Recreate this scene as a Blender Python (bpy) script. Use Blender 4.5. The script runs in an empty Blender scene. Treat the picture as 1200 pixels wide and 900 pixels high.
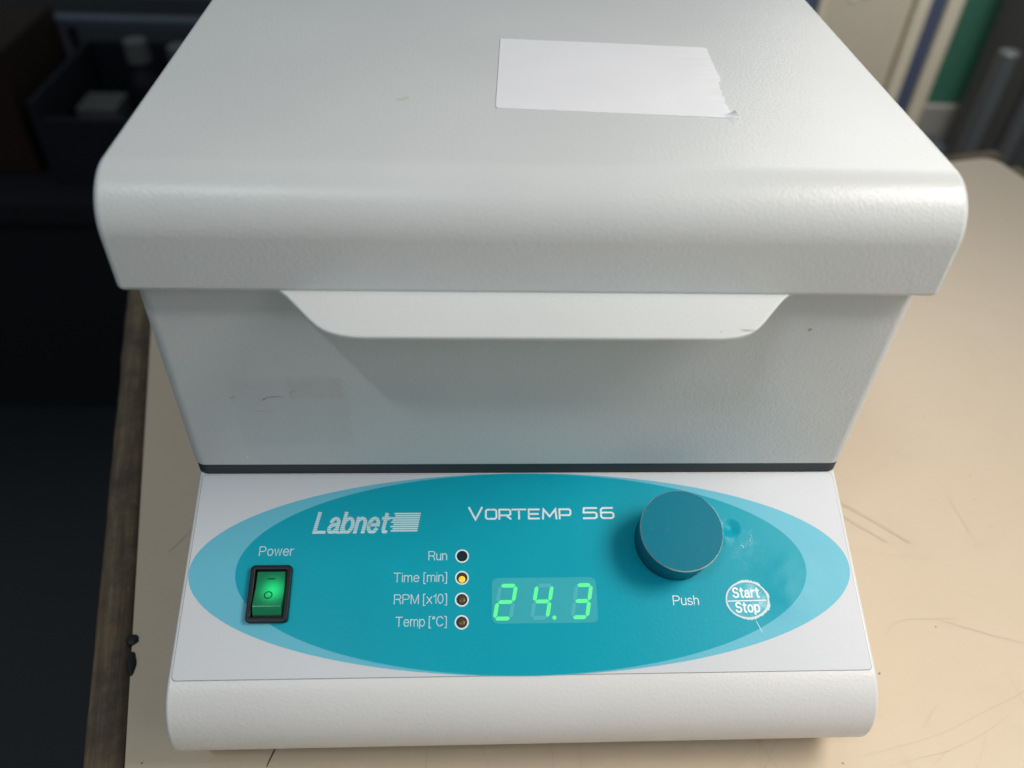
import bpy, bmesh, math, random
from mathutils import Vector, Matrix, noise
random.seed(7)
scn = bpy.context.scene
COL = scn.collection
PI = math.pi

# ------------------------------------------------------------------ camera
cd = bpy.data.cameras.new('camera'); cam = bpy.data.objects.new('camera', cd); COL.objects.link(cam)
RT = Vector((0.9987, -0.0361, 0.0362)); FW = Vector((0.0511, 0.7341, -0.6771)); UP = Vector((-0.0021, 0.6781, 0.7350))
m = Matrix((RT.normalized(), UP.normalized(), -FW.normalized())).transposed().to_4x4()
m.translation = Vector((-0.0200, -0.1990, 0.2300))
cam.matrix_world = m
cd.sensor_width = 36.0; cd.lens = 959.6/1200*36.0
cd.clip_start = 0.01; cd.clip_end = 60
cd.dof.use_dof = True; cd.dof.focus_distance = 0.288; cd.dof.aperture_fstop = 7.0
scn.camera = cam

# ------------------------------------------------------------------ world, lamps, exposure
w = bpy.data.worlds.new('World'); scn.world = w; w.use_nodes = True
bg = w.node_tree.nodes['Background']; bg.inputs[0].default_value = (0.80, 0.91, 1.0, 1); bg.inputs[1].default_value = 0.225
def lamp(name, loc, target, sx, sy, power, col):
    l = bpy.data.lights.new(name, 'AREA'); l.shape = 'RECTANGLE'; l.size = sx; l.size_y = sy
    l.energy = power; l.color = col
    o = bpy.data.objects.new(name, l); COL.objects.link(o); o.location = loc
    o.rotation_euler = (Vector(target)-Vector(loc)).to_track_quat('-Z', 'Y').to_euler()
    return o
lamp('window_lamp', (1.05, 1.55, 0.80), (0.03, 0.08, 0.08), 0.9, 0.9, 9.0, (1.0, 0.98, 0.95))
o = lamp('skylight_lamp', (0.43, -0.10, 0.52), (0.13, -0.12, -0.05), 0.27, 0.27, 1.20, (1.0, 0.92, 0.82)); o.data.spread = math.radians(100)
lamp('front_fill_lamp', (0.72, -0.60, 0.62), (0.0, 0.0, 0.0), 0.50, 0.50, 1.5, (0.98, 0.98, 1.0))  # added fill from front right to brighten panel and chamber front
o = lamp('cupboard_fill_lamp', (0.70, 0.62, 1.0), (0.80, 1.2, -0.30), 0.5, 0.2, 3.2, (1.0, 0.97, 0.92)); o.data.spread = math.radians(75)  # added fill, beam narrowed to brighten only the cupboard front
lamp('ceiling_lamp', (-0.62, -0.78, 1.87), (0, 0, 0), 0.36, 0.08, 7.0, (0.86, 0.95, 1.0))
scn.view_settings.view_transform = 'Standard'; scn.view_settings.look = 'None'
scn.view_settings.exposure = 0.0; scn.view_settings.gamma = 1.0
scn.view_settings.use_curve_mapping = False
scn.render.engine = 'CYCLES'

# ------------------------------------------------------------------ materials
class NT:
    def __init__(s, name):
        s.m = bpy.data.materials.new(name); s.m.use_nodes = True; s.t = s.m.node_tree
        s.b = s.t.nodes['Principled BSDF']; s.tc = s.t.nodes.new('ShaderNodeTexCoord')
    def n(s, typ, **kw):
        nd = s.t.nodes.new(typ)
        for k, v in kw.items():
            if k.startswith('i_'):
                key = k[2:]
                nd.inputs[int(key) if key.isdigit() else key.replace('_', ' ')].default_value = v
            else: setattr(nd, k, v)
        return nd
    def l(s, a, b): s.t.links.new(a, b)
    def obj(s): return s.tc.outputs['Object']
    def mapped(s, scale=(1,1,1), rot=(0,0,0), loc=(0,0,0)):
        mp = s.n('ShaderNodeMapping'); s.l(s.obj(), mp.inputs[0])
        mp.inputs['Scale'].default_value = scale; mp.inputs['Rotation'].default_value = rot; mp.inputs['Location'].default_value = loc
        return mp.outputs[0]
    def noise(s, scale, detail=2.0, vec=None, rough=0.5):
        nd = s.n('ShaderNodeTexNoise'); nd.inputs['Scale'].default_value = scale
        nd.inputs['Detail'].default_value = detail; nd.inputs['Roughness'].default_value = rough
        s.l(vec if vec else s.obj(), nd.inputs['Vector']); return nd.outputs[0]
    def ramp(s, fac, stops):
        r = s.n('ShaderNodeValToRGB'); e = r.color_ramp.elements
        while len(e) < len(stops): e.new(0.5)
        for el, (p, c) in zip(e, stops):
            el.position = p; el.color = c if len(c) == 4 else (*c, 1)
        s.l(fac, r.inputs[0]); return r.outputs[0]
    def mix(s, fac, a, b, mode='MIX'):
        x = s.n('ShaderNodeMix', data_type='RGBA', blend_type=mode)
        for sock, v in ((x.inputs[0], fac), (x.inputs[6], a), (x.inputs[7], b)):
            if hasattr(v, 'links'): s.l(v, sock)
            elif isinstance(v, (int, float)): sock.default_value = v
            else: sock.default_value = (*v, 1) if len(v) == 3 else v
        return x.outputs[2]
    def math(s, op, a, b=None):
        x = s.n('ShaderNodeMath', operation=op)
        for sock, v in ((x.inputs[0], a), (x.inputs[1], b)):
            if v is None: continue
            if hasattr(v, 'links'): s.l(v, sock)
            else: sock.default_value = v
        return x.outputs[0]
    def blob(s, c, r):
        """1 at point c falling to 0 at radius r"""
        d = s.n('ShaderNodeVectorMath', operation='DISTANCE'); s.l(s.obj(), d.inputs[0]); d.inputs[1].default_value = c
        mr = s.n('ShaderNodeMapRange', interpolation_type='SMOOTHSTEP'); s.l(d.outputs['Value'], mr.inputs[0])
        mr.inputs[1].default_value = 0; mr.inputs[2].default_value = r; mr.inputs[3].default_value = 1; mr.inputs[4].default_value = 0
        return mr.outputs[0]
    def bump(s, h, dist, strength=1.0, prev=None):
        b = s.n('ShaderNodeBump'); b.inputs['Strength'].default_value = strength; b.inputs['Distance'].default_value = dist
        s.l(h, b.inputs['Height'])
        if prev: s.l(prev, b.inputs['Normal'])
        return b.outputs[0]
    def setc(s, c):
        if hasattr(c, 'links'): s.l(c, s.b.inputs['Base Color'])
        else: s.b.inputs['Base Color'].default_value = (*c, 1)
    def setr(s, r):
        if hasattr(r, 'links'): s.l(r, s.b.inputs['Roughness'])
        else: s.b.inputs['Roughness'].default_value = r
    def nor(s, b): s.l(b, s.b.inputs['Normal'])

def mat_paint(name, col, rough, kind):
    t = NT(name)
    big = t.noise(9, 4, rough=0.6)
    c = t.mix(t.ramp(big, [(0.35, (0,0,0)), (0.7, (1,1,1))]), [x*0.955 for x in col], [min(1, x*1.02) for x in col])
    # sparse brown specks of dirt
    sp = t.noise(170, 2)
    c = t.mix(t.ramp(sp, [(0.80, (0,0,0)), (0.84, (0.4,0.4,0.4))]), c, (0.30, 0.27, 0.22))
    if kind == 'body':
        # rectangle of old adhesive residue on the front
        sx = t.n('ShaderNodeSeparateXYZ'); t.l(t.obj(), sx.inputs[0])
        def band(v, lo, hi, soft):
            a = t.n('ShaderNodeMapRange', interpolation_type='SMOOTHSTEP'); t.l(v, a.inputs[0]); a.inputs[1].default_value = lo-soft; a.inputs[2].default_value = lo+soft
            b = t.n('ShaderNodeMapRange', interpolation_type='SMOOTHSTEP'); t.l(v, b.inputs[0]); b.inputs[1].default_value = hi-soft; b.inputs[2].default_value = hi+soft; b.inputs[3].default_value = 1; b.inputs[4].default_value = 0
            return t.math('MULTIPLY', a.outputs[0], b.outputs[0])
        wob = t.noise(300, 3)
        xx = t.math('ADD', sx.outputs[0], t.math('MULTIPLY', wob, 0.0012))
        zz = t.math('ADD', sx.outputs[2], t.math('MULTIPLY', wob, 0.003))
        top = t.math('MULTIPLY', band(xx, -0.0800, -0.0620, 0.0005), band(zz, 0.0385, 0.0485, 0.0012))
        full = t.math('MULTIPLY', band(xx, -0.0990, -0.0605, 0.0004), band(zz, 0.016, 0.0475, 0.0020))
        n2 = t.ramp(t.noise(160, 6, rough=0.75), [(0.25, (0.3,0.3,0.3)), (0.75, (1,1,1))])
        resid = t.math('MULTIPLY', t.math('ADD', t.math('MULTIPLY', top, 0.16), t.math('MULTIPLY', full, 0.10)), n2)
        c = t.mix(resid, c, (0.40, 0.29, 0.25))
    t.setc(c)
    rn = t.noise(14, 3); r = t.n('ShaderNodeMapRange'); t.l(rn, r.inputs[0]); r.inputs[3].default_value = rough-0.05; r.inputs[4].default_value = rough+0.07
    t.setr(r.outputs[0])
    t.b.inputs['Specular IOR Level'].default_value = 0.5
    b1 = t.bump(t.noise(950, 2.5, rough=0.55), 0.00011)
    b2 = t.bump(t.noise(30, 1), 0.00008, 1, b1)
    t.nor(b2)
    return t.m

PAINT = (0.635, 0.655, 0.650)
M = {}
M['lid'] = mat_paint('grey_white_powder_coat_lid', PAINT, 0.32, 'lid')
M['body'] = mat_paint('grey_white_powder_coat_body', PAINT, 0.45, 'body')
M['base'] = mat_paint('grey_white_powder_coat_base', (0.70, 0.70, 0.69), 0.36, 'base')

# frame of the sloping control panel: x across, v down the slope, h above it (mm)
PA = Vector((0, 0.0033, -0.0012)); PV = Vector((0, -0.9350, -0.3546)); PN = Vector((0, -0.3546, 0.9350))
def pp(x, v, h=0.0): return PA + Vector((x/1000, 0, 0)) + PV*(v/1000) + PN*(h/1000)

def mat_film(name, col, rough=0.30, var=0.05):
    t = NT(name)
    c = t.mix(t.noise(30, 4, rough=0.6), [x*(1-var) for x in col], [min(1, x*(1+var)) for x in col])
    wear = t.math('MULTIPLY', t.blob(tuple(pp(80, 30, 0)), 0.030), t.noise(230, 4, rough=0.75))
    c = t.mix(t.ramp(wear, [(0.45, (0,0,0)), (0.75, (0.10,0.10,0.10))]), c, (0.55, 0.72, 0.78))
    t.setc(c); 
    rr = t.n('ShaderNodeMapRange'); t.l(t.noise(25, 3), rr.inputs[0]); rr.inputs[3].default_value = rough-0.06; rr.inputs[4].default_value = rough+0.10
    t.setr(rr.outputs[0])
    b = t.bump(t.noise(900, 1.5), 0.00004)
    t.b.inputs['Specular IOR Level'].default_value = 0.16
    # dents pressed into the foil beside the knob and a buckle under the button
    b = t.bump(t.blob(tuple(pp(75.2, 22.3)), 0.0042), -0.0008, 1, b)
    b = t.bump(t.blob(tuple(pp(72.4, 25.5)), 0.0040), 0.0005, 1, b)
    b = t.bump(t.math('MULTIPLY', t.blob(tuple(pp(93, 43)), 0.016), t.noise(90, 1)), 0.0012, 1, b)
    t.nor(b)
    return t.m
M['film_grey'] = mat_film('printed_film_pale_grey', (0.62, 0.645, 0.675), 0.36, 0.02)
M['film_light'] = mat_film('printed_film_light_blue', (0.135, 0.49, 0.625), 0.36)
M['film_teal'] = mat_film('printed_film_teal', (0.0, 0.345, 0.455), 0.36)
def plain(name, col, rough=0.5, emit=None, es=0.0, metal=0.0, spec=0.5, bump=0.0, bscale=800):
    t = NT(name); 
    c = t.mix(t.noise(80, 3), [x*0.92 for x in col], [min(1, x*1.06) for x in col]); t.setc(c); t.setr(rough)
    t.b.inputs['Metallic'].default_value = metal; t.b.inputs['Specular IOR Level'].default_value = spec
    if emit: t.b.inputs['Emission Color'].default_value = (*emit, 1); t.b.inputs['Emission Strength'].default_value = es
    if bump: t.nor(t.bump(t.noise(bscale, 3), bump))
    return t.m
t = NT('worn_teal_button_film')
wm = t.math('MULTIPLY', t.math('ADD', t.blob(tuple(pp(83.0, 49.5)), 0.0075), t.blob(tuple(pp(79.5, 43.6)), 0.0045)), t.noise(900, 4, rough=0.7))
t.setc(t.mix(t.ramp(wm, [(0.28, (0,0,0)), (0.62, (0.6,0.6,0.6))]), (0.01, 0.42, 0.55), (0.55, 0.76, 0.82))); t.setr(0.5)
t.nor(t.bump(t.noise(700, 3), 0.00008)); M['worn_film'] = t.m
M['print'] = plain('white_print', (0.74, 0.86, 0.88), 0.35)
M['print_soft'] = plain('pale_blue_print', (0.52, 0.74, 0.79), 0.35)
M['outline'] = plain('edge_shade_and_dirt', (0.27, 0.27, 0.28), 0.6)  # painted edge shading of the panel film, also dirt and scratches
M['gasket'] = plain('dark_gasket_rubber', (0.030, 0.040, 0.048), 0.55, bump=0.00004)
M['window'] = plain('tinted_display_window', (0.045, 0.42, 0.49), 0.26, spec=0.25)
M['unlit'] = plain('unlit_segment', (0.085, 0.48, 0.545), 0.3, spec=0.25)
M['lit'] = plain('lit_green_segment', (0.05, 0.4, 0.2), 0.4, (0.075, 0.74, 0.20), 0.86)
M['led_dark'] = plain('led_socket_dark', (0.022, 0.022, 0.012), 0.4)
M['led_run'] = plain('led_run_off', (0.003, 0.02, 0.024), 0.25)
M['led_off'] = plain('led_amber_off', (0.10, 0.065, 0.018), 0.3)
M['led_on'] = plain('led_amber_lit', (0.6, 0.35, 0.02), 0.3, (1.0, 0.56, 0.01), 0.75)
M['black'] = plain('black_plastic', (0.005, 0.007, 0.009), 0.38, bump=0.00003, spec=0.3)
M['mark'] = plain('dark_green_marking', (0.002, 0.03, 0.012), 0.4)
M['flake'] = plain('white_scuffed_film', (0.62, 0.78, 0.82), 0.6)
M['rubber'] = plain('black_rubber', (0.006, 0.006, 0.006), 0.6)

t = NT('knob_teal_anodised'); 
c = t.mix(t.ramp(t.noise(420, 4, rough=0.7), [(0.60, (0,0,0)), (0.85, (0.25,0.25,0.25))]), (0.0, 0.175, 0.255), (0.10, 0.30, 0.36))
t.setc(c); t.setr(0.40); t.b.inputs['Specular IOR Level'].default_value = 0.12; t.nor(t.bump(t.noise(1100, 2), 0.00003)); M['knob'] = t.m
t = NT('knob_rim_bright'); t.setc((0.45, 0.66, 0.72)); t.setr(0.22); t.b.inputs['Metallic'].default_value = 0.85; M['knob_rim'] = t.m

t = NT('switch_green_lens')
t.setc((0.004, 0.16, 0.075)); t.setr(0.18)
g = t.math('ADD', t.math('MULTIPLY', t.math('POWER', t.blob(tuple(pp(-87.4, 43.4, 2.5)), 0.0085), 2.2), 0.75), 0.03)
t.b.inputs['Emission Color'].default_value = (0.01, 0.85, 0.22, 1); t.l(g, t.b.inputs['Emission Strength'])
M['lens'] = t.m

t = NT('white_tape_paper')
sx = t.n('ShaderNodeSeparateXYZ'); t.l(t.obj(), sx.inputs[0])
mr = t.n('ShaderNodeMapRange', interpolation_type='SMOOTHSTEP'); t.l(sx.outputs[0], mr.inputs[0]); mr.inputs[1].default_value = 0.045; mr.inputs[2].default_value = 0.064
crk = t.math('MULTIPLY', t.noise(1, 3, t.mapped((22, 190, 1))), mr.outputs[0])
t.setc(t.mix(t.noise(40, 3), (0.80, 0.80, 0.83), (0.86, 0.86, 0.88))); t.setr(0.42)
t.nor(t.bump(crk, 0.0004, 1, t.bump(t.noise(70, 3), 0.0003, 1, t.bump(t.noise(1400, 2), 0.00002)))); M['tape'] = t.m

t = NT('table_laminate')
n1 = t.noise(5, 5, rough=0.6); n2 = t.noise(45, 5, rough=0.7)
c = t.mix(n1, (0.60, 0.492, 0.365), (0.64, 0.525, 0.385))
c = t.mix(t.ramp(n2, [(0.30, (0.25,0.25,0.25)), (0.50, (0,0,0))]), c, (0.55, 0.45, 0.335))
c = t.mix(t.ramp(t.noise(1, 5, t.mapped((26, 90, 1), (0,0,0.7)), 0.7), [(0.60, (0,0,0)), (0.80, (0.22,0.22,0.22))]), c, (0.53, 0.43, 0.32))
sp = t.noise(260, 2); c = t.mix(t.ramp(sp, [(0.76, (0,0,0)), (0.79, (0.8,0.8,0.8))]), c, (0.16, 0.12, 0.09))
t.setc(c); rr = t.n('ShaderNodeMapRange'); t.l(n2, rr.inputs[0]); rr.inputs[3].default_value = 0.30; rr.inputs[4].default_value = 0.50; t.setr(rr.outputs[0])
t.nor(t.bump(t.noise(420, 3), 0.00005)); M['laminate'] = t.m

t = NT('worn_dark_wood')
v = t.mapped((260, 14, 160)); g1 = t.noise(1, 6, v, 0.65); g2 = t.noise(55, 5, rough=0.7)
c = t.ramp(g1, [(0.25, (0.045, 0.030, 0.017)), (0.5, (0.135, 0.095, 0.052)), (0.75, (0.26, 0.19, 0.105))])
c = t.mix(t.ramp(g2, [(0.42, (0,0,0)), (0.62, (0.75,0.75,0.75))]), c, (0.055, 0.043, 0.032))
t.setc(c); t.setr(0.72); t.nor(t.bump(g1, 0.0006, 1, t.bump(g2, 0.0006))); M['wood'] = t.m

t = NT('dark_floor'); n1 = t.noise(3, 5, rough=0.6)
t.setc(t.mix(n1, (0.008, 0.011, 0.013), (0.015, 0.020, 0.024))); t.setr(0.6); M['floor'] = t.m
M['cream'] = plain('cream_painted_board', (0.56, 0.50, 0.39), 0.5)
M['cream_lt'] = plain('cream_painted_frame', (0.66, 0.59, 0.46), 0.5)
M['blue'] = plain('navy_blue_board', (0.070, 0.088, 0.150), 0.5)
M['green'] = plain('bottle_green_board', (0.040, 0.150, 0.100), 0.6)
M['greyrail'] = plain('grey_rail', (0.30, 0.285, 0.26), 0.5)
M['charcoal'] = plain('charcoal_paint', (0.060, 0.062, 0.060), 0.5)
M['pipe'] = plain('dull_grey_metal', (0.17, 0.18, 0.185), 0.40, metal=0.5)
M['navy'] = plain('dark_navy_plastic', (0.030, 0.036, 0.052), 0.6)
M['dimblue'] = plain('dimmed_blue_plastic', (0.007, 0.009, 0.014), 0.7, spec=0.2)  # near-black blue, darkness of the unlit room put into the colour
M['palebottle'] = plain('dimmed_pale_plastic', (0.075, 0.08, 0.075), 0.6)  # pale plastic with the unlit room's dimness put into its colour
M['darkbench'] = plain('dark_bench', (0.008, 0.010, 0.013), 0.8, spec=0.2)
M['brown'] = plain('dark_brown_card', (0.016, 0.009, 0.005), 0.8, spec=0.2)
M['steel'] = plain('painted_steel_leg', (0.10, 0.10, 0.10), 0.4)

# ------------------------------------------------------------------ object helpers
def link(name, me, mt, parent=None, off=None):
    o = bpy.data.objects.new(name, me); COL.objects.link(o)
    if mt: me.materials.append(M[mt])
    if parent:
        o.parent = parent
        if off is not None: o.location = -Vector(off)
    return o
def mesh(name, verts, faces, smooth=False):
    me = bpy.data.meshes.new(name); me.from_pydata([tuple(v) for v in verts], [], faces); me.update()
    if smooth: me.polygons.foreach_set('use_smooth', [True]*len(me.polygons))
    return me
def fin(bm, name, smooth=False):
    bmesh.ops.recalc_face_normals(bm, faces=bm.faces)
    me = bpy.data.meshes.new(name); bm.to_mesh(me); bm.free()
    if smooth: me.polygons.foreach_set('use_smooth', [True]*len(me.polygons))
    return me
def bevel(o, width, seg=3, ang=35):
    b = o.modifiers.new('bevel', 'BEVEL'); b.width = width; b.segments = seg; b.limit_method = 'ANGLE'
    b.angle_limit = math.radians(ang); b.use_clamp_overlap = False
    o.data.polygons.foreach_set('use_smooth', [True]*len(o.data.polygons))
    wn = o.modifiers.new('weighted', 'WEIGHTED_NORMAL'); wn.keep_sharp = True; wn.weight = 80
    return o
def empty(name, loc, label, cat, rz=0, group=None):
    o = bpy.data.objects.new(name, None); COL.objects.link(o); o.location = loc; o.rotation_euler = (0, 0, rz)
    o.empty_display_size = 0.05; o['label'] = label; o['category'] = cat
    if group: o['group'] = group
    return o
def tag(o, label, cat, group=None):
    o['label'] = label; o['category'] = cat
    if group: o['group'] = group
    return o
def extrude_x(prof, x0, x1):
    n = len(prof); vs = [(x0, y, z) for y, z in prof]+[(x1, y, z) for y, z in prof]
    fs = [tuple(range(n)), tuple(range(2*n-1, n-1, -1))]+[(i, i+n, (i+1) % n+n, (i+1) % n) for i in range(n)]
    bm = bmesh.new(); bv = [bm.verts.new(v) for v in vs]
    for f in fs: bm.faces.new([bv[i] for i in f])
    return bm
def prism(outline, h0, h1, frame):
    """outline [(x,v)] between heights h0 and h1, mapped through frame(x,v,h)"""
    n = len(outline); bm = bmesh.new()
    lo = [bm.verts.new(frame(x, v, h0)) for x, v in outline]; hi = [bm.verts.new(frame(x, v, h1)) for x, v in outline]
    bm.faces.new(lo[::-1]); bm.faces.new(hi)
    for i in range(n): bm.faces.new((lo[i], lo[(i+1) % n], hi[(i+1) % n], hi[i]))
    return bm
def rrect(x0, x1, y0, y1, r, seg=6):
    out = []
    for cx, cy, a in ((x1-r, y1-r, 0), (x0+r, y1-r, 90), (x0+r, y0+r, 180), (x1-r, y0+r, 270)):
        for k in range(seg+1):
            th = math.radians(a+90*k/seg); out.append((cx+r*math.cos(th), cy+r*math.sin(th)))
    return out
def ellipse(cx, cy, a, b, n=160): return [(cx+a*math.cos(2*PI*k/n), cy+b*math.sin(2*PI*k/n)) for k in range(n)]
def sheet(outline, h, frame=pp):
    return mesh('sheet', [frame(x, v, h) for x, v in outline], [tuple(range(len(outline)))])
def box_bm(x0, x1, y0, y1, z0, z1): return extrude_x([(y0, z0), (y1, z0), (y1, z1), (y0, z1)], x0, x1)

# ------------------------------------------------------------------ table and floor
TZ = -0.0730
FLOOR = -0.82
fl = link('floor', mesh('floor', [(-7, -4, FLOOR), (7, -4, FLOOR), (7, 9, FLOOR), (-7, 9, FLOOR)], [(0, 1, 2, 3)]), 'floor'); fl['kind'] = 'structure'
ang = math.atan2(0.2376, 0.9714)
TO = (-0.1426, -0.0738, TZ)
table = empty('laboratory_table', (TO[0], TO[1], FLOOR), 'scratched beige laminate table with worn dark wood edging under the incubator', 'table', ang)
TH = TZ-FLOOR
def tf(x, y, h): return Vector((x, y, TH+h))
W_, D0, D1 = 0.648, -0.62, 0.335
lam = link('table_top', fin(prism(rrect(0.0, W_, D0, D1, 0.012, 6), -0.026, 0.0, tf), 'top'), 'laminate', table); bevel(lam, 0.0008, 2)
def wood_strip(x0, x1, y0, y1, name='wood_edging'):
    o = link(name, fin(prism([(x0, y0), (x1, y0), (x1, y1), (x0, y1)], -0.034, -0.0016, tf), 'strip'), 'wood', table); return bevel(o, 0.003, 4)
def wavy_strip():
    bm = bmesh.new(); n = 120; prof = [(0.0, -0.034), (0.0, -0.007), (0.0008, -0.0040), (0.0028, -0.0022), (0.006, -0.0012), (0.0155, -0.0010), (0.0155, -0.034)]
    rows = []
    for k in range(n+1):
        y = D0+(D1-D0)*k/n; row = []
        for j, (a, h) in enumerate(prof):
            wv = noise.noise(Vector((j*3.1, y*60, 0)))*0.0006+noise.noise(Vector((j*1.1, y*14, 4)))*0.0008 if j in (0, 1, 2, 3, 4) else 0
            row.append(bm.verts.new(tf(-0.0160+a+wv, y, h+wv*0.5)))
        rows.append(row)
    for k in range(n):
        for j in range(len(prof)-1): bm.faces.new((rows[k][j], rows[k][j+1], rows[k+1][j+1], rows[k+1][j]))
        bm.faces.new((rows[k][-1], rows[k][0], rows[k+1][0], rows[k+1][-1]))
    bm.faces.new(rows[0]); bm.faces.new(rows[-1][::-1])
    return fin(bm, 'strip', True)
link('wood_edging', wavy_strip(), 'wood', table)
wood_strip(W_+0.0006, W_+0.015, D0, D1-0.014)
wood_strip(-0.016, W_+0.015, D1+0.0006, D1+0.015); wood_strip(-0.016, W_+0.015, D0-0.015, D0-0.0006)
under = link('under_frame', fin(prism([(0.03, D0+0.03), (W_-0.03, D0+0.03), (W_-0.03, D1-0.03), (0.03, D1-0.03)], -0.085, -0.027, tf), 'frame'), 'steel', table)
for lx in (0.035, W_-0.075):
    for ly in (D0+0.035, D1-0.075):
        link('leg', fin(prism(rrect(lx, lx+0.04, ly, ly+0.04, 0.004, 3), -TH, -0.086, tf), 'leg'), 'steel', table)
for (bx_, by_, rx, ry) in ((0.0004, 0.0530, 0.0026, 0.0026), (0.0006, 0.0425, 0.0018, 0.0052)):
    bm = bmesh.new(); bmesh.ops.create_icosphere(bm, subdivisions=4, radius=1)
    for v in bm.verts:
        d = 1+0.15*noise.noise(v.co*1.7+Vector((bx_*900, by_*700, 0))); v.co = tf(bx_+v.co.x*rx*d, by_+v.co.y*ry*d, -0.0003+v.co.z*0.0018*d)
    link('black_glue_lump', fin(bm, 'lump', True), 'rubber', table)
# scratches: fine ribbons lying on the laminate
def ribbon(bm, pts, wd, z=0.00012):
    L = []
    for i, p in enumerate(pts):
        a = Vector(pts[max(0, i-1)]); b = Vector(pts[min(len(pts)-1, i+1)]); d = (b-a).normalized(); nn = Vector((-d.y, d.x))
        ww = wd*(0.25+0.75*math.sin(PI*(i+0.35)/(len(pts)-0.3)))
        L.append((bm.verts.new(tf(p[0]+nn.x*ww/2, p[1]+nn.y*ww/2, z)), bm.verts.new(tf(p[0]-nn.x*ww/2, p[1]-nn.y*ww/2, z))))
    for i in range(len(L)-1): bm.faces.new((L[i][0], L[i][1], L[i+1][1], L[i+1][0]))
M['scratch'] = plain('scratch_in_laminate', (0.50, 0.41, 0.30), 0.45)
M['scratch_dark'] = plain('dark_scratch', (0.05, 0.04, 0.03), 0.7)
M['scuff'] = plain('brown_scuff', (0.57, 0.47, 0.35), 0.5)
bm = bmesh.new()
for k in range(190):
    x = random.uniform(0.005, W_-0.01); y = random.uniform(-0.12, D1-0.03); a = random.gauss(0.55, 0.7); L = random.uniform(0.006, 0.05)*random.choice((1, 1, 1.8)); cv = random.uniform(-6, 6)
    pts = []
    for i in range(9):
        s = i/8*L; aa = a+cv*s; pts.append((x, y)); x += math.cos(aa)*L/8; y += math.sin(aa)*L/8
    ribbon(bm, pts, random.uniform(0.00005, 0.00012))
o = link('surface_scratches', fin(bm, 'scratches'), 'scratch', table); o['kind'] = 'stuff'
RI = Matrix.Rotation(-ang, 2)
def w2t(x, y): v = RI @ Vector((x-TO[0], y-TO[1])); return (v.x, v.y)
def scratch(name, pts, wd, mt, z=0.0002):
    bm = bmesh.new(); P = []
    E_ = [pts[0]]+list(pts)+[pts[-1]]
    for i in range(len(pts)-1):
        a, b, c, d = (Vector(E_[i+k]) for k in range(4))
        for k in range(6):
            f = k/6; v = 0.5*(2*b+(c-a)*f+(2*a-5*b+4*c-d)*f*f+(3*b-a-3*c+d)*f**3)
            v += Vector((noise.noise(Vector((v.x*90, v.y*90, 1))), noise.noise(Vector((v.x*90, v.y*90, 5)))))*0.0006; P.append((v.x, v.y))
    P.append(pts[-1]); P = [w2t(*p) for p in P]; ribbon(bm, P, wd, z); return link(name, fin(bm, 'scratch'), mt, table)
M_SCR = [  # world xy on the table
    ([(-0.0890, -0.062), (-0.0925, -0.0735)], 0.0005, 'scratch_dark'),
    ([(0.151, -0.0275), (0.158, -0.0205), (0.168, -0.0175), (0.180, -0.0175), (0.190, -0.0165)], 0.00014, 'scratch'),
    ([(0.178, -0.0175), (0.195, -0.024), (0.222, -0.033)], 0.00014, 'scratch'),
    ([(0.125, -0.074), (0.160, -0.066), (0.200, -0.050), (0.225, -0.038)], 0.00014, 'scratch'),
    ([(0.135, -0.078), (0.165, -0.071), (0.19, -0.06)], 0.00014, 'scratch'),
    ([(0.142, 0.050), (0.158, 0.036), (0.172, 0.022)], 0.0012, 'scuff'),
    ([(0.150, 0.052), (0.168, 0.037), (0.183, 0.022)], 0.0018, 'scuff'),
    ([(-0.152, 0.020), (-0.144, 0.034)], 0.0003, 'scratch'),
    ([(-0.155, 0.052), (-0.128, 0.055)], 0.00014, 'scratch'),
    ([(0.010, -0.066), (0.011, -0.082)], 0.00014, 'scratch'),
    ([(0.020, -0.066), (0.021, -0.084)], 0.00014, 'scratch'),
    ([(-0.035, -0.066), (-0.036, -0.083)], 0.00014, 'scratch'),
    ([(0.085, -0.062), (0.094, -0.080)], 0.00014, 'scratch'),
    ([(0.100, -0.062), (0.086, -0.080)], 0.00014, 'scratch'),
]
for p, wd, mt in M_SCR: scratch('scratch', p, wd, mt)

# ------------------------------------------------------------------ the incubator
R0 = (0.0, 0.11, TZ)
inc = empty('shaking_incubator', R0, 'pale grey benchtop shaking incubator with closed lid and teal oval control panel', 'incubator')
def part(name, me, mt): return link(name, me, mt, inc, R0)
def sub(name, me, mt, par): return link(name, me, mt, par)
YB = 0.300
# base housing with rounded nose
B = PA+PV*0.07219; rr_ = 0.020; cy, cz = B.y-rr_*PN.y, B.z-rr_*PN.z
a0 = math.atan2(PN.z, PN.y); prof = [(PA.y, PA.z)]
for k in range(37):
    a = a0+(1.5*PI-a0)*k/36; prof.append((cy+rr_*math.cos(a), cz+rr_*math.sin(a)))
prof += [(YB, cz-rr_), (YB, PA.z)]
base = part('base_housing', fin(extrude_x(prof, -0.119, 0.119), 'base'), 'base'); bevel(base, 0.0014, 4)
for fx in (-0.095, 0.095):
    for fy in (-0.030, 0.26):
        bm = bmesh.new(); bmesh.ops.create_cone(bm, cap_ends=True, segments=28, radius1=0.009, radius2=0.0105, depth=0.0095)
        for v in bm.verts: v.co += Vector((fx, fy, TZ+0.0043))
        f = part('rubber_foot', fin(bm, 'foot'), 'rubber')
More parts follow.
